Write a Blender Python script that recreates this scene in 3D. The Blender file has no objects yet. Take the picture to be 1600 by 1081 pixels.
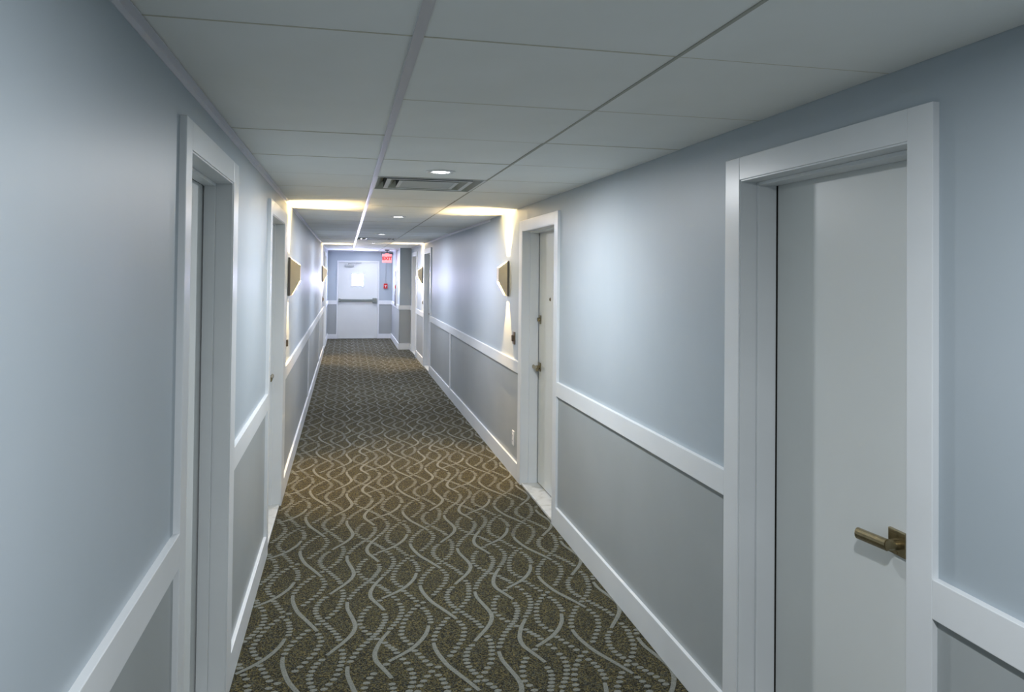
import bpy, bmesh, math, random
from mathutils import Vector, Matrix
random.seed(7)
C = bpy.context.scene
COL = C.collection
# ------------------------------------------------------------------ dimensions
XL, XR = -0.431, 1.332          # corridor side walls
EYE = 1.608
H = EYE + 0.5155                # ceiling height
YB, YE = -4.2, 18.6             # wall behind the camera / end wall
XN, YN = 1.10, 15.85            # where the corridor narrows on the right
T1, T2 = 0.146, 0.7556          # lines of the ceiling grid
YA, TL = 1.6392, 0.6096         # first visible cross joint, tile module
P = 0.018                       # how far boards stand proud
REC_R, REC_L = 0.118, 0.090       # door leaf recess
# ------------------------------------------------------------------ camera
FPX = 1173.92
cam_d = bpy.data.cameras.new('camera'); cam = bpy.data.objects.new('camera', cam_d); COL.objects.link(cam)
cam_d.sensor_fit = 'HORIZONTAL'; cam_d.sensor_width = 36; cam_d.lens = 36*FPX/1600
cam_d.shift_y = -131.30/1600; cam_d.clip_start = 0.05
cam.matrix_world = Matrix.Translation((0, 0, EYE)) @ Matrix.Rotation(-.2172, 4, 'Z') @ Matrix.Rotation(math.pi/2+.0157, 4, 'X') @ Matrix.Rotation(.0107, 4, 'Z')
C.camera = cam
# ------------------------------------------------------------------ world and exposure
w = bpy.data.worlds.new('world'); C.world = w; w.use_nodes = True
w.node_tree.nodes['Background'].inputs[0].default_value = (.55, .65, .8, 1)
w.node_tree.nodes['Background'].inputs[1].default_value = .3
C.view_settings.view_transform = 'Standard'; C.view_settings.look = 'None'
C.view_settings.exposure = 0.89; C.view_settings.gamma = 1; C.view_settings.use_curve_mapping = False
DOWN_W = 18.0                    # power of one recessed ceiling lamp
DOWN_C = (0.93, 0.96, 1.0)
SCONCE_UP_W, SCONCE_DN_W = 58.0, 50.0
SCONCE_C = (1.0, 0.70, 0.34); SCONCE_DN_C = (1.0, 0.64, 0.26)
DAYLIGHT = (0.68, 0.68, 1.0); DAYLIGHT_S = 78.0
DOWN_FAR = (0.85, 0.87, 1.0)    # the lamps further down burn a little cooler

# ------------------------------------------------------------------ materials
def mat(name, col, rough=.5, metal=0, spec=.5, emit=None, es=0):
    m = bpy.data.materials.new(name); m.use_nodes = True
    b = m.node_tree.nodes['Principled BSDF']
    b.inputs['Base Color'].default_value = (*col, 1); b.inputs['Roughness'].default_value = rough
    b.inputs['Metallic'].default_value = metal; b.inputs['Specular IOR Level'].default_value = spec
    if emit: b.inputs['Emission Color'].default_value = (*emit, 1); b.inputs['Emission Strength'].default_value = es
    return m
def noise_mix(m, c1, c2, scale, stretch=(1, 1, 1), detail=3, lo=.35, hi=.65):
    nt = m.node_tree; b = nt.nodes['Principled BSDF']
    tc = nt.nodes.new('ShaderNodeTexCoord'); mp = nt.nodes.new('ShaderNodeMapping'); n = nt.nodes.new('ShaderNodeTexNoise')
    cr = nt.nodes.new('ShaderNodeValToRGB')
    mp.inputs['Scale'].default_value = stretch; n.inputs['Scale'].default_value = scale; n.inputs['Detail'].default_value = detail
    cr.color_ramp.elements[0].position = lo; cr.color_ramp.elements[1].position = hi
    cr.color_ramp.elements[0].color = (*c1, 1); cr.color_ramp.elements[1].color = (*c2, 1)
    L = nt.links.new
    L(tc.outputs['Object'], mp.inputs[0]); L(mp.outputs[0], n.inputs['Vector']); L(n.outputs[0], cr.inputs[0]); L(cr.outputs[0], b.inputs['Base Color'])
    return n
def bump(m, scale, stretch, strength, dist, detail=2):
    nt = m.node_tree; b = nt.nodes['Principled BSDF']
    tc = nt.nodes.new('ShaderNodeTexCoord'); mp = nt.nodes.new('ShaderNodeMapping'); n = nt.nodes.new('ShaderNodeTexNoise'); bp = nt.nodes.new('ShaderNodeBump')
    mp.inputs['Scale'].default_value = stretch; n.inputs['Scale'].default_value = scale; n.inputs['Detail'].default_value = detail
    bp.inputs['Strength'].default_value = strength; bp.inputs['Distance'].default_value = dist
    L = nt.links.new
    L(tc.outputs['Object'], mp.inputs[0]); L(mp.outputs[0], n.inputs['Vector']); L(n.outputs[0], bp.inputs['Height'])
    old = b.inputs['Normal'].links
    if old: L(old[0].from_socket, bp.inputs['Normal'])
    L(bp.outputs[0], b.inputs['Normal'])
M = {}
M['wall'] = mat('wall_paint', (.53, .61, .68), .46); noise_mix(M['wall'], (.378, .436, .476), (.398, .454, .496), 2.0)
bump(M['wall'], 5, (1, 1.2, .12), .32, .004); bump(M['wall'], 260, (1, 1, 1), .05, .001)
M['panel'] = mat('lower_panel_paint', (.36, .39, .40), .42); noise_mix(M['panel'], (.34, .37, .375), (.36, .39, .395), 2.5)
bump(M['panel'], 5, (1, 1.2, .12), .15, .003)
M['trim'] = mat('white_trim_paint', (.70, .74, .76), .33); noise_mix(M['trim'], (.69, .72, .735), (.73, .76, .775), 3.0)
bump(M['trim'], 90, (1, 1, 1), .04, .001)
M['door'] = mat('white_door_paint', (.68, .71, .70), .38); noise_mix(M['door'], (.63, .66, .65), (.67, .70, .69), 1.6)
M['tile'] = mat('ceiling_tile_vinyl', (.62, .64, .62), .75); noise_mix(M['tile'], (.85, .87, .845), (.88, .90, .88), 3)
bump(M['tile'], 300, (1, 1, 1), .15, .001)
M['plenum'] = mat('plenum_grey', (.22, .21, .16), .9); noise_mix(M['plenum'], (.12, .11, .07), (.15, .14, .09), 5)
M['tee'] = mat('grid_white_metal', (.66, .67, .72), .3, .2)
M['seam'] = mat('grid_seam', (.40, .40, .35), .6)
M['crossseam'] = mat('cross_tee_beige', (.60, .58, .47), .7)
M['vent'] = mat('vent_white_metal', (.66, .68, .66), .4, .1)
M['ventdark'] = mat('vent_recess_shade', (.04, .042, .035), .9); M['ventslope'] = mat('vent_slope_shade', (.34, .35, .29), .6); M['ventplate'] = mat('vent_plate_grey', (.50, .52, .50), .6)  # shade put into the white vent's colours: black recesses, darker down-facing slopes
M['brass'] = mat('antique_brass', (.36, .30, .19), .26, .9); noise_mix(M['brass'], (.25, .21, .12), (.34, .28, .17), 30)
M['bronze'] = mat('bronze_plate', (.20, .15, .10), .35, .7)
M['sconce'] = mat('sconce_champagne', (.62, .55, .42), .38, .35); noise_mix(M['sconce'], (.60, .53, .40), (.64, .57, .44), 12)
M['sdark'] = mat('sconce_backplate_dark', (.14, .13, .12), .4, .5)
M['marble'] = mat('threshold_marble', (.55, .56, .54), .45); noise_mix(M['marble'], (.42, .42, .38), (.60, .61, .59), 14, detail=6, lo=.3, hi=.5)
M['gap'] = mat('dark_gap', (.03, .03, .025), .9)
M['white'] = mat('white_plastic', (.75, .75, .73), .35)
M['red'] = mat('red_painted_metal', (.55, .02, .02), .35)
M['grey'] = mat('grey_metal', (.22, .25, .24), .35, .5)
M['steel'] = mat('closer_aluminium', (.40, .42, .42), .35, .6)
M['black'] = mat('black_metal', (.03, .03, .03), .4)
M['glassdark'] = mat('cabinet_glass_dark', (.05, .055, .07), .55, spec=.2)
M['lens'] = mat('lamp_lens', (.9, .9, .9), .4, emit=(.93, .96, 1.0), es=9)
M['warmlens'] = mat('sconce_led', (1, .9, .7), .4, emit=(1.0, .80, .48), es=14)
M['window'] = mat('daylit_pane', (.8, .85, 1), .2, emit=DAYLIGHT, es=DAYLIGHT_S)
M['exitface'] = mat('exit_panel_lit', (.7, .12, .12), .4, emit=(1.0, .24, .27), es=1.0)
M['exitletter'] = mat('exit_letters_lit', (.5, .0, .0), .4, emit=(.60, .005, .01), es=.10)
M['motif'] = mat('carpet_motif_yarn', (.30, .31, .27), .95, spec=.12); noise_mix(M['motif'], (.135, .142, .125), (.195, .203, .178), 160, detail=1)
# carpet: speckled olive, charcoal and brown yarn
m = M['carpet'] = mat('carpet_speckled_yarn', (.1, .09, .05), .95, spec=.12)
nt = m.node_tree; b = nt.nodes['Principled BSDF']; L = nt.links.new
tc = nt.nodes.new('ShaderNodeTexCoord'); vo = nt.nodes.new('ShaderNodeTexVoronoi'); vo.inputs['Scale'].default_value = 210
sp = nt.nodes.new('ShaderNodeSeparateColor'); cr = nt.nodes.new('ShaderNodeValToRGB'); cr.color_ramp.interpolation = 'CONSTANT'
els = [(0, (.017, .016, .011)), (.26, (.050, .045, .024)), (.46, (.095, .082, .034)), (.64, (.026, .029, .028)), (.80, (.075, .076, .055)), (.93, (.14, .115, .05))]
cr.color_ramp.elements[0].color = (*els[0][1], 1); cr.color_ramp.elements[1].position = els[1][0]; cr.color_ramp.elements[1].color = (*els[1][1], 1)
for p_, c_ in els[2:]:
    e = cr.color_ramp.elements.new(p_); e.color = (*c_, 1)
L(tc.outputs['Object'], vo.inputs['Vector']); L(vo.outputs['Color'], sp.inputs[0]); L(sp.outputs[0], cr.inputs[0]); L(cr.outputs[0], b.inputs['Base Color'])
bp = nt.nodes.new('ShaderNodeBump'); bp.inputs['Strength'].default_value = .5; bp.inputs['Distance'].default_value = .003
L(vo.outputs['Distance'], bp.inputs['Height']); L(bp.outputs[0], b.inputs['Normal'])

# ------------------------------------------------------------------ helpers
def tag(o, label=None, cat=None, group=None, kind=None):
    if label: o['label'] = label
    if cat: o['category'] = cat
    if group: o['group'] = group
    if kind: o['kind'] = kind
    return o
def empty(name, loc=(0, 0, 0)):
    o = bpy.data.objects.new(name, None); COL.objects.link(o); o.location = loc; o.empty_display_size = .1; return o
def add_box(bm, x0, x1, y0, y1, z0, z1, bev=0):
    x0, x1 = sorted((x0, x1)); y0, y1 = sorted((y0, y1)); z0, z1 = sorted((z0, z1))
    vs = [bm.verts.new((x, y, z)) for x in (x0, x1) for y in (y0, y1) for z in (z0, z1)]
    fs = []
    for f in ((0, 1, 3, 2), (4, 6, 7, 5), (0, 4, 5, 1), (2, 3, 7, 6), (0, 2, 6, 4), (1, 5, 7, 3)):
        fs.append(bm.faces.new([vs[i] for i in f]))
    if bev:
        es = list({e for f in fs for e in f.edges})
        bmesh.ops.bevel(bm, geom=es, offset=bev, segments=2, affect='EDGES', profile=.6)
def add_prism(bm, pts, axis, a, b, bev=0):
    """polygon pts (2D) extruded along axis between a and b; axis 'x': pts=(y,z); 'y': pts=(x,z); 'z': pts=(x,y)"""
    def mk(p, t): return {'x': (t, p[0], p[1]), 'y': (p[0], t, p[1]), 'z': (p[0], p[1], t)}[axis]
    A = [bm.verts.new(mk(p, a)) for p in pts]; B = [bm.verts.new(mk(p, b)) for p in pts]
    n = len(pts); fs = [bm.faces.new(A), bm.faces.new(B[::-1])]
    for i in range(n): fs.append(bm.faces.new((A[i], B[i], B[(i+1) % n], A[(i+1) % n])))
    if bev:
        bmesh.ops.bevel(bm, geom=list({e for f in fs for e in f.edges}), offset=bev, segments=2, affect='EDGES', profile=.6)
def add_cyl(bm, p0, p1, r0, r1=None, n=20):
    r1 = r0 if r1 is None else r1
    p0 = Vector(p0); p1 = Vector(p1); d = p1-p0
    q = d.to_track_quat('Z', 'Y').to_matrix().to_4x4()
    bmesh.ops.create_cone(bm, cap_ends=True, segments=n, radius1=r0, radius2=r1, depth=d.length, matrix=Matrix.Translation((p0+p1)/2) @ q)
def add_lathe(bm, prof, c, n=32, axis='z'):
    """prof: list of (r, t) ; revolves about an axis through c"""
    rings = []
    for r, t in prof:
        ring = []
        for i in range(n):
            a = 2*math.pi*i/n; u, v = r*math.cos(a), r*math.sin(a)
            p = (c[0]+u, c[1]+v, c[2]+t) if axis == 'z' else (c[0]+t, c[1]+u, c[2]+v)
            ring.append(bm.verts.new(p))
        rings.append(ring)
    for A, B in zip(rings, rings[1:]):
        for i in range(n): bm.faces.new((A[i], A[(i+1) % n], B[(i+1) % n], B[i]))
    for R in (rings[0], rings[-1]):
        if (R[0].co-R[n//2].co).length > 1e-5: bm.faces.new(R)
def obj(name, bm, m, parent=None, loc=None, smooth=False):
    bmesh.ops.recalc_face_normals(bm, faces=bm.faces)
    me = bpy.data.meshes.new(name); bm.to_mesh(me); bm.free()
    me.materials.append(M[m] if isinstance(m, str) else m)
    if smooth:
        for p_ in me.polygons: p_.use_smooth = True
    o = bpy.data.objects.new(name, me); COL.objects.link(o)
    if parent: o.parent = parent
    if loc: o.location = loc
    return o
def boxobj(name, m, parent, *a, bev=0):
    bm = bmesh.new(); add_box(bm, *a, bev=bev); return obj(name, bm, m, parent)
def copy_tree(o, parent=None):
    c = o.copy(); COL.objects.link(c)
    if parent: c.parent = parent
    for ch in list(o.children): copy_tree(ch, c)
    return c
def sx(side, d):   # d>0 into the wall, d<0 out into the corridor
    return XR+d if side > 0 else XL-d

# ------------------------------------------------------------------ doors in the side walls
# side, casing outer y0,y1, inner y0,y1, handle y, lever direction
DOORS = {
    'door_1': (+1, 1.476, 2.444, 1.562, 2.342, 1.742, +1),
    'door_2': (-1, 2.108, 3.088, 2.190, 2.962, 2.27, +1),
    'door_3': (+1, 4.613, 5.705, 4.705, 5.600, 5.545, -1),
    'door_4': (-1, 4.395, 5.610, 4.495, 5.390, 5.27, -1),
    'door_5': (+1, 11.97, 13.06, 12.07, 12.97, 12.90, -1),
    'door_6': (+1, 14.42, 15.50, 14.52, 15.40, 15.33, -1),
    'door_7': (-1, 15.42, 16.80, 15.52, 16.70, 16.60, -1),
}
ZI, ZO = 1.932, 2.016            # head of opening / top of casing
# ------------------------------------------------------------------ floor
floor = boxobj('floor', 'carpet', None, XL-.15, XR+.15, YB-.1, YE+.1, -.08, 0); tag(floor, kind='structure')
# ------------------------------------------------------------------ walls
WT = .22
def side_wall(name, side, yend):
    ds = sorted([d for d in DOORS.values() if d[0] == side], key=lambda d: d[1])
    bm = bmesh.new(); y = YB
    for d in ds:
        a, b2 = d[3]-.022, d[4]+.022
        add_box(bm, sx(side, 0), sx(side, WT), y, a, 0, H+.06)
        add_box(bm, sx(side, 0), sx(side, WT), a, b2, ZI+.022, H+.06)
        add_box(bm, sx(side, WT-.03), sx(side, WT), a, b2, 0, ZI+.022)
        y = b2
    add_box(bm, sx(side, 0), sx(side, WT), y, yend, 0, H+.06)
    o = obj(name, bm, 'wall'); tag(o, kind='structure')
    segs = []; y = YB
    for d in ds: segs.append((y, d[1])); y = d[2]
    segs.append((y, yend)); return o, segs
wl, segL = side_wall('wall_left', -1, YE)
wr, segR = side_wall('wall_right', +1, YN+.02)
# wall that narrows the corridor and its face
bm = bmesh.new(); add_box(bm, XN, XR+WT, YN, YE, 0, H+.06)
wn = obj('wall_right_narrow', bm, 'wall'); tag(wn, kind='structure')
bm = bmesh.new()
DX0, DX1, DZ = -.180, .760, 1.845
add_box(bm, XL-WT, DX0-.03, YE, YE+.16, 0, H+.06); add_box(bm, DX1+.03, XR+WT, YE, YE+.16, 0, H+.06)
add_box(bm, DX0-.03, DX1+.03, YE, YE+.16, DZ+.03, H+.06)
we = obj('wall_end', bm, 'wall'); tag(we, kind='structure')
wb = boxobj('wall_back', 'wall', None, XL-WT, XR+WT, YB-.12, YB, 0, H+.06); tag(wb, kind='structure')

RZ0, RZ1, BZ, BW = .832, .922, .130, .085
BATT = {-1: [-2.6, 9.25, 12.85], +1: [-2.6, 9.62]}
baseL = bmesh.new(); baseR = bmesh.new()
n_trim = 0
for side, segs, wobj, bb in ((-1, segL, wl, baseL), (+1, segR, wr, baseR)):
    for (a, b2) in segs:
        if b2-a < .02: continue
        add_box(bb, sx(side, .002), sx(side, -P), a, b2, 0, BZ, bev=.002)
        n_trim += 1
        t = boxobj(f'trim_{n_trim}', 'trim', None, sx(side, .002), sx(side, -P), a, b2, RZ0, RZ1, bev=.002); tag(t, kind='structure')
        cuts = [a] + [y for y in BATT[side] if a < y < b2] + [b2]
        for y in cuts[1:-1]:
            boxobj('batten', 'trim', t, sx(side, .002), sx(side, -P+.002), y-BW/2, y+BW/2, BZ-.002, RZ0+.002, bev=.002)
        for c0, c1 in zip(cuts, cuts[1:]):
            boxobj('wainscot_panel', 'panel', wobj, sx(side, .004), sx(side, -.003), c0, c1, BZ-.004, RZ0+.004)
# narrowing: face towards the camera and return
add_box(baseR, XN-P, XR-.001, YN-P, YN+.002, 0, BZ, bev=.002); add_box(baseR, XN-P, XN+.002, YN, YE-P, 0, BZ, bev=.002)
tag(obj('baseboard_left', baseL, 'trim'), kind='structure'); tag(obj('baseboard_right', baseR, 'trim'), kind='structure')
bm = bmesh.new(); add_box(bm, XN-P, XR-.001, YN-P, YN+.002, RZ0, RZ1, bev=.002); add_box(bm, XN-P, XN+.002, YN+.001, YE-P, RZ0, RZ1, bev=.002)
tag(obj(f'trim_{n_trim+1}', bm, 'trim'), kind='structure')
boxobj('wainscot_panel', 'panel', wn, XN-.003, XR-.002, YN-.003, YN+.004, BZ-.004, RZ0+.004)
boxobj('wainscot_panel', 'panel', wn, XN-.003, XN+.004, YN-.003, YE-.001, BZ-.004, RZ0+.004)
bm = bmesh.new(); bt = bmesh.new()
for a, b2 in ((XL, DX0-.035), (DX1+.035, XN)):
    add_box(bm, a, b2, YE-P, YE+.002, 0, BZ-.02, bev=.002); add_box(bt, a, b2, YE-P, YE+.002, RZ0-.005, RZ1, bev=.002)
    boxobj('wainscot_panel', 'panel', we, a, b2, YE-.003, YE+.004, BZ-.03, RZ0+.004)
tag(obj('baseboard_end', bm, 'trim'), kind='structure'); tag(obj(f'trim_{n_trim+2}', bt, 'trim'), kind='structure')

# ------------------------------------------------------------------ ceiling: slab, tiles, grid
ceiling = boxobj('ceiling', 'plenum', None, XL-.15, XR+.15, YB-.1, YE+.1, H+.046, H+.10); tag(ceiling, kind='structure')
VENTS = (4, 16)
LAMPS = [-2.62, 0.58, 3.80, 6.98, 10.28, 13.50, 16.30, 17.80]
cols = {'l': (XL+.001, T1-.003, {1}), 'm': (T1+.003, T2-.003, set()), 'r': (T2+.003, XR-.001, {6})}
cache = {}
i0 = int(math.floor((YB-YA)/TL)); i1 = int(math.ceil((YE-YA)/TL))
for key, (x0, x1, skip) in cols.items():
    i = i0
    while i < i1:
        n = 2 if (i+1) in skip else 1
        ya, yb = max(YA+i*TL, YB), min(YA+(i+n)*TL, YE)
        if not (key == 'm' and i in VENTS) and yb-ya > .02:
            ln = round(yb-ya, 3); ck = (key, ln)
            if ck not in cache:
                bm = bmesh.new(); add_box(bm, x0, x1, .0024, ln-.0024, 0, .014)
                es = [e for e in bm.edges if all(v.co.z < .001 for v in e.verts)]
                bmesh.ops.bevel(bm, geom=es, offset=.0015, segments=1, affect='EDGES')
                o = obj('ceiling_tile', bm, 'tile', ceiling); cache[ck] = o.data
            else:
                o = bpy.data.objects.new('ceiling_tile', cache[ck]); COL.objects.link(o); o.parent = ceiling
            o.location = (0, ya, H+random.uniform(-.0006, .0012))
            o.rotation_euler = (0, random.uniform(-.0012, .0012), 0)
        if yb < YE-.02:
            ck = (key, 'seam')
            if ck not in cache:
                bm = bmesh.new(); add_box(bm, x0, x1, -.0027, .0027, -.0004, .003); o = obj('cross_tee', bm, 'crossseam', ceiling); cache[ck] = o.data
            else:
                o = bpy.data.objects.new('cross_tee', cache[ck]); COL.objects.link(o); o.parent = ceiling
            o.location = (0, yb, H)
        i += n
def tee(x, wd, y0, y1, m, z): return boxobj('main_tee', m, ceiling, x-wd/2, x+wd/2, y0, y1, H-z, H+.002)
ys = [YB, 2.60, 4.07, 4.70, 8.2, 12.0, 15.6, YE]
for a, b2 in zip(ys, ys[1:]): tee(T1, .024, a, b2-.002, 'tee', .004)
tee(T2, .008, YB, YE, 'seam', .0025)
def angle(x, s, y0, y1):
    bm = bmesh.new(); add_box(bm, x, x+s*.022, y0, y1, H-.004, H-.0022); add_box(bm, x, x+s*.0022, y0, y1, H-.022, H-.0022)
    return obj('wall_angle', bm, 'tee', ceiling)
for a, b2 in ((YB, 3.3), (3.302, 5.0), (5.002, YE)): angle(XL, +1, a, b2)
angle(XR, -1, 7.0, YN); angle(XN, -1, YN+.001, YE)
bm = bmesh.new(); add_box(bm, XL, XN, YE-.004, YE, H-.024, H-.002); obj('wall_angle', bm, 'tee', ceiling)

# ------------------------------------------------------------------ door builder
def handle(parent, side, xf, y, z, direc):
    """square rose, round neck and lever in antique brass; xf = face of the leaf"""
    s = -1 if side > 0 else 1        # direction out into the corridor
    bm = bmesh.new(); add_box(bm, xf, xf+s*.009, y-.033, y+.033, z-.033, z+.033, bev=.0025)
    hd = obj('door_handle', bm, 'brass', parent)
    bm = bmesh.new(); add_cyl(bm, (xf+s*.008, y, z-.004), (xf+s*.040, y, z-.004), .015, .013, 20)
    obj('neck', bm, 'brass', hd, smooth=False)
    bm = bmesh.new(); xc = xf+s*.048
    y0, y1 = (y-.015, y+.106) if direc > 0 else (y-.106, y+.015)
    pts = []
    prof = [(math.cos(a)*.0105, math.sin(a)*.0162) for a in [2*math.pi*k/14 for k in range(14)]]
    add_prism(bm, [(xc+p_[0], z-.004+p_[1]) for p_ in prof], 'y', y0, y1)
    bmesh.ops.bevel(bm, geom=[e for e in bm.edges if abs(e.verts[0].co.y-e.verts[1].co.y) < 1e-6], offset=.002, segments=2, affect='EDGES')
    for v in bm.verts: v.co.z += .005-.085*max(0, abs(v.co.y-y)-.015)
    obj('lever', bm, 'brass', hd)
    bm = bmesh.new(); add_cyl(bm, (xf+s*.009, y, z+.020), (xf+s*.0108, y, z+.020), .0035, n=12); add_cyl(bm, (xf+s*.009, y, z-.026), (xf+s*.0108, y, z-.026), .0035, n=12)
    obj('screw', bm, 'brass', hd)
    return hd
def side_door(name, d, label):
    side, yo0, yo1, yi0, yi1, yh, dr = d; REC = REC_R if side > 0 else REC_L
    root = empty(name, (0, 0, 0)); root['kind'] = 'structure'; root['label'] = label
    for a, b2 in ((yo0, yi0-.005), (yi1+.005, yo1)):
        boxobj('casing', 'trim', root, sx(side, .002), sx(side, -P), a, b2, 0, ZO, bev=.0022)
    boxobj('casing', 'trim', root, sx(side, .002), sx(side, -P), yi0-.005, yi1+.005, ZI+.005, ZO, bev=.0022)
    bm = bmesh.new()
    for a, s2 in ((yi0, -1), (yi1, +1)):
        add_box(bm, sx(side, -P+.004), sx(side, WT-.03), a, a+s2*.022, 0, ZI+.022, bev=.0015)
        add_box(bm, sx(side, .045), sx(side, REC-.004), a, a-s2*.012, 0, ZI, bev=.002)
    add_box(bm, sx(side, -P+.004), sx(side, WT-.03), yi0, yi1, ZI, ZI+.022, bev=.0015)
    add_box(bm, sx(side, .045), sx(side, REC-.004), yi0+.012, yi1-.012, ZI-.012, ZI, bev=.002)
    obj('jamb', bm, 'trim', root)
    boxobj('jamb_shadow_gap', 'gap', root, sx(side, REC+.003), sx(side, REC+.045), yi0, yi1, .016, ZI)
    leaf = boxobj('door_leaf', 'door', root, sx(side, REC), sx(side, REC+.042), yi0+.0145, yi1-.0145, .022, ZI-.010, bev=.0015)
    handle(leaf, side, sx(side, REC), yh, .903, dr)
    boxobj('threshold', 'marble', root, sx(side, -.006), sx(side, WT-.04), yi0-.002, yi1+.002, -.01, .014, bev=.004)
    return root, leaf
names = {
    'door_1': 'near white door on the right with a brass lever, closest to the viewpoint',
    'door_2': 'near white door deep in its frame on the left wall',
    'door_3': 'white door on the right beside the first right-hand wall sconce',
    'door_4': 'white framed door on the left beside the first left-hand wall sconce',
    'door_5': 'far white framed door on the right just before the far right sconce',
    'door_6': 'last white framed door on the right, next to the corner where the corridor narrows',
    'door_7': 'last white framed door on the left, just before the end wall'}
leaves = {}
for k, d in DOORS.items(): _, leaves[k] = side_door(k, d, names[k])
# deadbolt and viewer on the doors whose face can be seen
def deadbolt(leaf, side, y, z):
    s = -1 if side > 0 else 1; xf = sx(side, REC_R if side > 0 else REC_L)
    bm = bmesh.new(); add_box(bm, xf, xf+s*.008, y-.030, y+.030, z-.033, z+.033, bev=.003)
    db = obj('deadbolt', bm, 'brass', leaf)
    bm = bmesh.new(); add_cyl(bm, (xf+s*.007, y, z), (xf+s*.024, y, z), .017, .014, 20); obj('cylinder_lock', bm, 'brass', db)
deadbolt(leaves['door_3'], 1, 5.545, 1.262); deadbolt(leaves['door_4'], -1, 5.27, 1.262)
bm = bmesh.new(); xf = sx(1, REC_R); add_cyl(bm, (xf, 5.262, 1.425), (xf-.007, 5.262, 1.425), .013, .010, 18)
pv = obj('door_viewer', bm, 'bronze', leaves['door_3'])
bm = bmesh.new(); add_cyl(bm, (xf-.0068, 5.262, 1.425), (xf-.0078, 5.262, 1.425), .006, n=12); obj('viewer_lens', bm, 'black', pv)

# ------------------------------------------------------------------ end door
root = empty('door_8'); root['kind'] = 'structure'; root['label'] = 'white fire exit door at the end with a small bright window and a push bar'
for a, b2, z0, z1 in ((DX0-.035, DX0, 0, DZ+.035), (DX1, DX1+.035, 0, DZ+.035), (DX0, DX1, DZ, DZ+.035)):
    boxobj('door_frame', 'trim', root, a, b2, YE-.022, YE+.14, z0, z1, bev=.003)
WX0, WX1, WZ0, WZ1 = .141, .412, 1.275, 1.555
bm = bmesh.new(); ly0, ly1 = YE+.002, YE+.046
add_box(bm, DX0+.003, WX0, ly0, ly1, .012, DZ-.003); add_box(bm, WX1, DX1-.003, ly0, ly1, .012, DZ-.003)
add_box(bm, WX0, WX1, ly0, ly1, .012, WZ0); add_box(bm, WX0, WX1, ly0, ly1, WZ1, DZ-.003)
leaf = obj('door_leaf', bm, 'door', root)
bm = bmesh.new(); f = .018
for a in ((WX0-f, WX0+.006, WZ0-f, WZ1+f), (WX1-.006, WX1+f, WZ0-f, WZ1+f), (WX0, WX1, WZ0-f, WZ0+.006), (WX0, WX1, WZ1-.006, WZ1+f)):
    add_box(bm, a[0], a[1], ly0-.008, ly0+.004, a[2], a[3], bev=.002)
obj('window_bead', bm, 'trim', leaf)
tag(boxobj('window_pane', 'window', leaf, WX0+.006, WX1-.006, ly0-.0075, ly0+.006, WZ0+.006, WZ1-.006), 'small square pane glowing with daylight')
# push bar
bm = bmesh.new(); add_box(bm, DX0+.035, .66, ly0-.058, ly0-.022, .905, .955, bev=.006)
pb = obj('push_bar', bm, 'grey', leaf); pb['label'] = 'grey push bar'
bm = bmesh.new(); add_box(bm, DX0+.012, DX0+.060, ly0-.064, ly0, .885, .970, bev=.008); obj('end_bracket', bm, 'grey', pb)
bm = bmesh.new(); add_box(bm, .635, DX1-.022, ly0-.070, ly0, .862, .985, bev=.012); add_cyl(bm, (.70, ly0-.068, .925), (.70, ly0-.082, .925), .03, n=18); obj('latch_case', bm, 'grey', pb)
# closer
bm = bmesh.new(); add_box(bm, -.02, .185, ly0-.055, ly0, 1.735, 1.795, bev=.008)
cl = obj('door_closer', bm, 'steel', leaf)
bm = bmesh.new(); add_cyl(bm, (.06, ly0-.028, 1.79), (.06, ly0-.028, 1.815), .014, n=14)
for p0, p1 in (((.06, ly0-.03, 1.812), (.20, ly0-.16, 1.818)), ((.20, ly0-.16, 1.818), (.33, ly0-.03, 1.835))):
    add_cyl(bm, p0, p1, .008, n=10)
add_box(bm, .24, .36, ly0-.04, ly0-.018, 1.820, 1.842)
obj('closer_arm', bm, 'steel', cl)
boxobj('threshold', 'steel', root, DX0, DX1, YE-.03, YE+.10, -.01, .012, bev=.003)

# ------------------------------------------------------------------ recessed ceiling lamps
GL = 'recessed ceiling lamps in a row'
lamp_l = ['recessed ceiling lamp out of view behind the viewpoint', 'recessed ceiling lamp out of view directly above the viewpoint',
          'nearest round recessed ceiling lamp, right before the large vent', 'second round recessed ceiling lamp, just beyond the large vent',
          'third round recessed ceiling lamp, just before the far vent', 'fourth round recessed ceiling lamp, just beyond the far vent',
          'fifth round recessed ceiling lamp, second from the end wall', 'last round recessed ceiling lamp, closest to the end wall']
def make_lamp():
    r = empty('recessed_lamp')
    bm = bmesh.new(); add_lathe(bm, [(.074, .0), (.074, -.002), (.066, -.0055), (.050, -.006), (.046, -.002), (.044, .0)], (0, 0, 0), 40)
    obj('trim_ring', bm, 'white', r, smooth=True)
    bm = bmesh.new(); add_lathe(bm, [(.0465, -.0018), (.040, -.0035), (.0001, -.0045)], (0, 0, 0), 32)
    obj('lens', bm, 'lens', r, smooth=True)
    return r
lp = make_lamp(); lamp_roots = []
for i, y in enumerate(LAMPS):
    o = lp if i == 0 else copy_tree(lp)
    o.location = (.463, y, H-.0005); tag(o, lamp_l[i], 'ceiling lamp', GL)
    lamp_roots.append(o)
for i, o in enumerate(lamp_roots):
    ld = bpy.data.lights.new('lamp_light', 'AREA'); ld.shape = 'DISK'; ld.size = .085; ld.spread = math.radians(178)
    ld.energy = DOWN_W*{0: .5, 1: .80, 6: .95, 7: .36}.get(i, 1); ld.color = DOWN_FAR if i >= 3 else DOWN_C
    lo = bpy.data.objects.new('lamp_light', ld); COL.objects.link(lo); lo.parent = o; lo.location = (0, 0, -.008)

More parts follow.
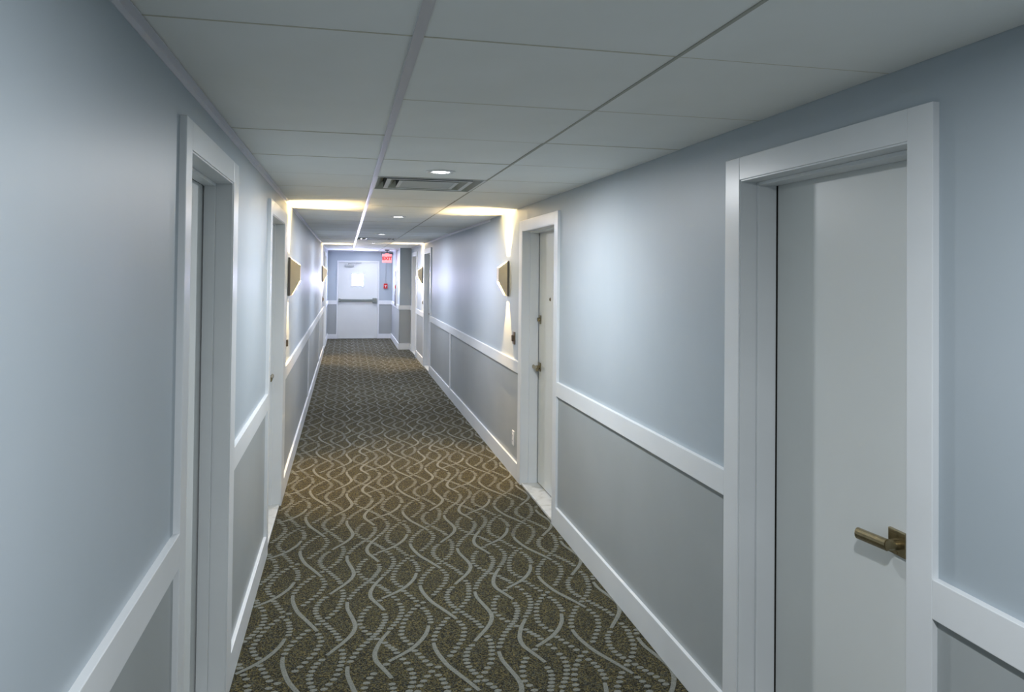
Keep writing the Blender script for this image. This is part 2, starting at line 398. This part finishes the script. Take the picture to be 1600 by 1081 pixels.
# ------------------------------------------------------------------ ceiling vents
def make_vent():
    r = empty('ceiling_vent'); h = .3005
    bm = bmesh.new(); add_box(bm, -h, h, -h, h, .0385, .0405); obj('throat', bm, 'ventdark', r)
    def ring(name, so, si, zo, zi, th=.0022, m='vent'):
        bm = bmesh.new()
        o = [(-so, -so), (so, -so), (so, so), (-so, so)]; n = [(-si, -si), (si, -si), (si, si), (-si, si)]
        vo = [bm.verts.new((*p_, zo)) for p_ in o]; vi = [bm.verts.new((*p_, zi)) for p_ in n]
        vo2 = [bm.verts.new((*p_, zo+th)) for p_ in o]; vi2 = [bm.verts.new((*p_, zi+th)) for p_ in n]
        for k in range(4):
            j = (k+1) % 4
            bm.faces.new((vo[k], vo[j], vi[j], vi[k])); bm.faces.new((vo2[k], vi2[k], vi2[j], vo2[j]))
            bm.faces.new((vo[k], vo2[k], vo2[j], vo[j])); bm.faces.new((vi[k], vi[j], vi2[j], vi2[k]))
        obj(name, bm, m, r)
    ring('frame', h, .288, -.004, -.004)
    ring('louver', .288, .244, -.003, .036, m='ventslope'); ring('louver_back', .237, .2365, .036, -.004, m='ventdark'); ring('louver_rim', .238, .214, -.0045, -.0045)
    ring('louver', .214, .174, -.003, .036, m='ventslope'); ring('louver_back', .167, .1665, .036, -.004, m='ventdark'); ring('louver_rim', .168, .148, -.0045, -.0045)
    bm = bmesh.new(); add_box(bm, -.148, .148, -.148, .148, -.0025, .001); obj('centre_plate', bm, 'ventplate', r)
    return r
v1 = make_vent()
for i, (idx, lab) in enumerate(zip(VENTS, ('large square white ceiling vent with nested louvers, nearest one', 'far square ceiling vent seen edge-on between the third and fourth lamps'))):
    o = v1 if i == 0 else copy_tree(v1)
    o.location = ((T1+T2)/2, YA+(idx+.5)*TL, H); tag(o, lab, 'ceiling vent', 'ceiling vents')

# ------------------------------------------------------------------ wall sconces
def make_sconce():
    """built for the right wall: wall plane at x=0, body towards -x"""
    r = empty('wall_sconce'); W = .036
    bm = bmesh.new(); add_box(bm, -.017, 0, -W-.004, W+.004, -.176, .118, bev=.002); obj('back_plate', bm, 'sdark', r)
    poly = [(-.017, .112), (-.090, .058), (-.090, -.058), (-.030, -.168), (-.017, -.172)]
    for y0 in (-W-.003, W):
        bm = bmesh.new(); add_prism(bm, poly, 'y', y0, y0+.003); obj('side_plate', bm, 'sconce', r)
    bm = bmesh.new(); add_box(bm, -.090, -.087, -W, W, -.058, .060); obj('front_plate', bm, 'sconce', r)
    bm = bmesh.new(); add_box(bm, -.087, -.010, -W, W, -.008, .004); sh = obj('led_shelf', bm, 'white', r)
    # lit LED strips on the shelf's two faces
    bm = bmesh.new(); add_box(bm, -.040, -.014, -.030, .030, .004, .008); o1 = obj('led_strip', bm, 'warmlens', sh)
    bm = bmesh.new(); add_box(bm, -.040, -.014, -.030, .030, -.012, -.008); obj('led_strip', bm, 'warmlens', sh)
    return r
SZ = 1.597
sc = make_sconce()
SC = [(+1, 6.175, 'first sconce on the right wall, faceted champagne metal beside the panelled door frame'),
      (-1, 5.985, 'first sconce on the left wall, faceted champagne metal beside the door frame'),
      (+1, 13.38, 'far sconce on the right wall, faceted, between the two far door frames'),
      (-1, 14.20, 'far sconce on the left wall, faceted, close to the end of the corridor')]
for i, (side, y, lab) in enumerate(SC):
    o = sc if i == 0 else copy_tree(sc)
    o.location = (sx(side, -.0005), y, SZ)
    if side < 0: o.rotation_euler = (0, 0, math.pi)
    tag(o, lab, 'wall lamp', 'faceted wall sconces')
for o in [x for x in COL.objects if x.name.startswith('wall_sconce') and x.type == 'EMPTY']:
    for dz, e in ((.030, SCONCE_UP_W), (-.024, SCONCE_DN_W)):
        ld = bpy.data.lights.new('sconce_light', 'SPOT'); ld.energy = e; ld.spot_size = math.radians(125); ld.spot_blend = 1.0; ld.color = SCONCE_C if dz > 0 else SCONCE_DN_C; ld.shadow_soft_size = .006
        lo = bpy.data.objects.new('sconce_light', ld); COL.objects.link(lo); lo.parent = o; lo.location = (-.052 if dz > 0 else -.068, 0, dz); lo.rotation_euler = (math.pi if dz > 0 else 0, 0, 0)

# ------------------------------------------------------------------ small wall fittings
def plate(name, side, y, z, hw, hh, th, m, label, cat, group=None, kind2=None):
    s = -1 if side > 0 else 1; x0 = sx(side, -.0005)
    r = empty(name, (x0, y, z)); tag(r, label, cat, group)
    bm = bmesh.new(); add_box(bm, 0, s*th, -hw, hw, -hh, hh, bev=min(.003, th/3)); obj('cover', bm, m, r)
    if kind2 == 'bell':
        bm = bmesh.new(); add_box(bm, s*th*.9, s*(th+.016), -hw*.5, hw*.5, -hh*.55, hh*.45, bev=.004); obj('push_button', bm, m, r)
    if kind2 == 'outlet':
        for dz in (-.021, .021):
            bm = bmesh.new(); add_cyl(bm, (s*th*.9, 0, dz), (s*(th+.002), 0, dz), .016, n=20); k = obj('socket', bm, 'white', r)
            bm = bmesh.new()
            for dy in (-.006, .006): add_box(bm, s*(th+.0015), s*(th+.0026), dy-.001, dy+.001, dz-.004, dz+.005)
            obj('slot', bm, 'black', k)
    return r
GP = 'bronze bell plates beside the doors'
plate('bell_plate', +1, 5.915, 1.092, .036, .050, .008, 'bronze', 'bronze bell plate below the first sconce on the right wall', 'bell plate', GP, 'bell')
plate('bell_plate', -1, 5.735, 1.086, .036, .050, .008, 'bronze', 'bronze bell plate beside the door frame under the first left sconce', 'bell plate', GP, 'bell')
plate('bell_plate', +1, 13.17, 1.09, .036, .050, .008, 'bronze', 'bronze bell plate below the far sconce on the right wall', 'bell plate', GP, 'bell')
plate('bell_plate', -1, 14.65, 1.09, .036, .050, .008, 'bronze', 'bronze bell plate below the far sconce on the left wall', 'bell plate', GP, 'bell')
plate('wall_outlet', +1, 5.895, .293, .036, .057, .006, 'white', 'white wall outlet low on the grey panel near the right-hand door', 'outlet', None, 'outlet').location.x = XR-.0035

# fire alarm pull station with its conduit
r = empty('fire_alarm_pull', (.946, YE, 1.275)); tag(r, 'small red fire alarm pull station on the end wall right of the exit door', 'fire alarm')
bm = bmesh.new(); add_box(bm, -.046, .046, -.045, 0, -.060, .060, bev=.006); obj('housing', bm, 'red', r)
bm = bmesh.new(); add_box(bm, -.026, .026, -.056, -.044, .002, .018, bev=.003); add_box(bm, -.007, .007, -.056, -.044, -.034, .006, bev=.003); h_ = obj('pull_handle', bm, 'white', r); h_['label'] = 'white T-shaped pull handle'
bm = bmesh.new(); add_cyl(bm, (.956, YE-.008, 1.335), (.956, YE-.008, H-.02), .0055, n=10)
c_ = obj('alarm_conduit', bm, 'steel'); tag(c_, 'thin grey conduit running down the end wall to the red alarm box', 'conduit')

# exit sign hung from the ceiling
r = empty('exit_sign', (.905, 17.3, H)); tag(r, 'red lit EXIT sign hanging from the ceiling near the end wall', 'exit sign')
bm = bmesh.new(); add_box(bm, -.050, .050, -.030, .030, -.022, .0, bev=.003); obj('canopy', bm, 'black', r)
bm = bmesh.new(); add_box(bm, -.135, .135, -.014, .014, -.080, -.066, bev=.002)
add_box(bm, -.135, -.123, -.014, .014, -.125, -.066, bev=.002); add_box(bm, .123, .135, -.014, .014, -.125, -.066, bev=.002)
add_cyl(bm, (0, 0, -.068), (0, 0, -.018), .010, n=12)
obj('bracket', bm, 'black', r)
bm = bmesh.new(); add_box(bm, -.106, .106, -.008, .008, -.292, -.105, bev=.002); add_box(bm, -.04, .04, -.006, .006, -.106, -.07); fc = obj('lit_panel', bm, 'exitface', r)
def text_mesh(txt, size, depth):
    cu = bpy.data.curves.new('txt', 'FONT'); cu.body = txt; cu.size = size; cu.extrude = depth; cu.align_x = 'CENTER'; cu.align_y = 'CENTER'; cu.offset = .0045
    to = bpy.data.objects.new('txt', cu); COL.objects.link(to)
    bpy.context.view_layer.update()
    me = bpy.data.meshes.new_from_object(to.evaluated_get(bpy.context.evaluated_depsgraph_get()))
    bpy.data.objects.remove(to); return me
me = text_mesh('EXIT', .105, .002); me.materials.clear(); me.materials.append(M['exitletter'])
t = bpy.data.objects.new('lettering', me); COL.objects.link(t); t.parent = fc; t.location = (0, -.009, -.20); t.rotation_euler = (math.pi/2, 0, 0)

# extinguisher cabinet on the narrow return wall
r = empty('extinguisher_cabinet', (XN, 16.72, .86)); tag(r, 'white fire extinguisher cabinet with a dark glass door on the return wall', 'extinguisher cabinet')
bm = bmesh.new(); add_box(bm, -.035, 0, -.20, .20, 0, .80, bev=.004); obj('cabinet_frame', bm, 'white', r)
bm = bmesh.new(); add_box(bm, -.041, -.034, -.188, .188, .02, .78, bev=.002); dr_ = obj('glass_door', bm, 'glassdark', r)
bm = bmesh.new(); add_box(bm, -.056, -.040, -.180, -.150, .40, .47, bev=.004); h_ = obj('pull_latch', bm, 'red', dr_); h_['label'] = 'red pull latch'

# ------------------------------------------------------------------ woven motif of the carpet
# one repeat digitised from the floor: wavy ribbons that turn into rows of oval dots
PX, PY = .6285, .6125
def crop(u, v): return 640+u/6.667, 890+v/6.667
def to_floor(u, v):
    x = (u-800)/FPX; y = -(v-540.5+131.30)/FPX
    rl = -.0107; c, s = math.cos(rl), math.sin(rl); x, y = c*x+s*y, -s*x+c*y
    c, s = math.cos(.0157), math.sin(.0157); d, z = c-s*y, c*y+s
    c, s = math.cos(.2172), math.sin(.2172); X, Y = c*x+s*d, -s*x+c*d
    t = -EYE/z; return X*t, Y*t
RIB = [
    [(108, 165), (125, 215), (170, 275), (230, 335), (310, 390), (400, 450), (492, 515)],
    [(1208, 512), (1168, 590), (1148, 670), (1152, 735), (1188, 795), (1250, 845), (1320, 895), (1415, 968)],
    [(1580, 460), (1586, 530), (1556, 610), (1500, 680), (1420, 740), (1318, 805)],
    [(678, 230), (702, 290), (760, 355), (820, 420), (855, 480), (845, 545), (800, 615), (740, 680), (678, 748)]]
DOTS = [
    (515, 543), (545, 575), (570, 612), (568, 653), (560, 690), (548, 732), (520, 772), (490, 815), (458, 857), (425, 898),
    (1438, 235), (1395, 265), (1370, 297), (1350, 330), (1330, 362), (1325, 400), (1320, 437), (1325, 475), (1330, 510), (1340, 545), (1375, 578), (1413, 608), (1470, 637),
    (1538, 702), (1583, 732), (1631, 765), (1683, 800), (1738, 837),
    (140, 403), (175, 432), (190, 460), (210, 490), (215, 520), (220, 550),
    (1305, 832), (915, 280), (895, 308), (880, 342), (875, 375), (880, 410), (885, 447), (925, 478), (965, 513), (1020, 540), (1115, 588), (1210, 625), (1250, 652), (1290, 672), (1330, 692), (1365, 722),
    (1450, 782), (1505, 820), (1240, 278), (1210, 250), (1255, 308), (1262, 338), (1260, 368), (1255, 397), (1245, 427), (1230, 455), (1210, 487),
    (1095, 350), (1115, 377), (1125, 405), (1125, 432), (1118, 458), (1112, 485), (1105, 512), (1090, 540), (1070, 565), (1045, 592), (1028, 622), (1000, 653), (980, 688), (960, 725), (948, 765), (935, 805),
    (445, 185), (415, 210), (400, 235), (393, 262), (388, 290), (395, 315), (410, 342), (435, 368), (460, 390), (545, 442), (580, 467), (615, 490), (650, 515), (688, 540), (720, 570), (745, 597),
    (585, 118), (605, 145), (615, 172), (617, 198), (617, 223), (615, 252), (612, 285), (598, 317), (572, 350), (545, 383), (500, 415), (470, 447), (393, 507), (360, 543), (335, 578), (300, 613), (280, 653), (262, 692), (255, 732)]
def catmull(pts, n=4):
    out = []; q = [pts[0]]+pts+[pts[-1]]
    for i in range(1, len(q)-2):
        for k in range(n):
            t = k/n; p0, p1, p2, p3 = q[i-1:i+3]
            out.append(tuple(.5*((2*p1[j])+(-p0[j]+p2[j])*t+(2*p0[j]-5*p1[j]+4*p2[j]-p3[j])*t*t+(-p0[j]+3*p1[j]-3*p2[j]+p3[j])*t**3) for j in (0, 1)))
    return out+[pts[-1]]
ZM = .0022
V, F = [], []
x_min, x_max = XL+.012, XR-.012
rib_f = [catmull([to_floor(*crop(*p_)) for p_ in r_]) for r_ in RIB]
dots_f = [to_floor(*crop(*p_)) for p_ in DOTS]
def clipx(x, y):
    hi = x_max if y < YN-.02 else XN-.012
    return min(max(x, x_min), hi)
oct8 = [(math.cos(2*math.pi*k/8), math.sin(2*math.pi*k/8)) for k in range(8)]
for iy in range(-14, 27):
    for ix in range(-4, 5):
        ox, oy = ix*PX, iy*PY
        for (x, y) in dots_f:
            x += ox; y += oy
            if not (x_min+.004 < x < x_max-.004 and YB < y < YE-.04) or (y > YN-.03 and x > XN-.02): continue
            b0 = len(V); V.append((x, y, ZM))
            for c_, s_ in oct8: V.append((clipx(x+c_*.0155, y), y+s_*.0115, ZM*.3 if False else ZM*.55))
            for k in range(8): F.append((b0, b0+1+k, b0+1+(k+1) % 8))
        for rb in rib_f:
            n = len(rb); prev = None
            for i, (x, y) in enumerate(rb):
                if i == 0: tx, ty = rb[1][0]-x, rb[1][1]-y
                elif i == n-1: tx, ty = x-rb[i-1][0], y-rb[i-1][1]
                else: tx, ty = rb[i+1][0]-rb[i-1][0], rb[i+1][1]-rb[i-1][1]
                l = math.hypot(tx, ty); nx, ny = -ty/l, tx/l
                hw = .0102*(.80+.2*math.sin(math.pi*i/(n-1)))
                X_, Y_ = x+ox, y+oy
                inside = x_min < X_ < x_max and YB < Y_ < YE-.03 and not (Y_ > YN-.03 and X_ > XN-.012)
                if inside:
                    b0 = len(V)
                    V.append((clipx(X_+nx*hw, Y_), Y_+ny*hw, ZM*.55)); V.append((X_, Y_, ZM)); V.append((clipx(X_-nx*hw, Y_), Y_-ny*hw, ZM*.55))
                    if prev is not None:
                        F.append((prev, b0, b0+1, prev+1)); F.append((prev+1, b0+1, b0+2, prev+2))
                    prev = b0
                else: prev = None
me = bpy.data.meshes.new('carpet_motif'); me.from_pydata(V, [], F); me.materials.append(M['motif'])
o = bpy.data.objects.new('carpet_motif', me); COL.objects.link(o); o.parent = floor; o['kind'] = 'stuff'; o['label'] = 'pale grey wavy ribbons and dotted lines woven into the carpet'
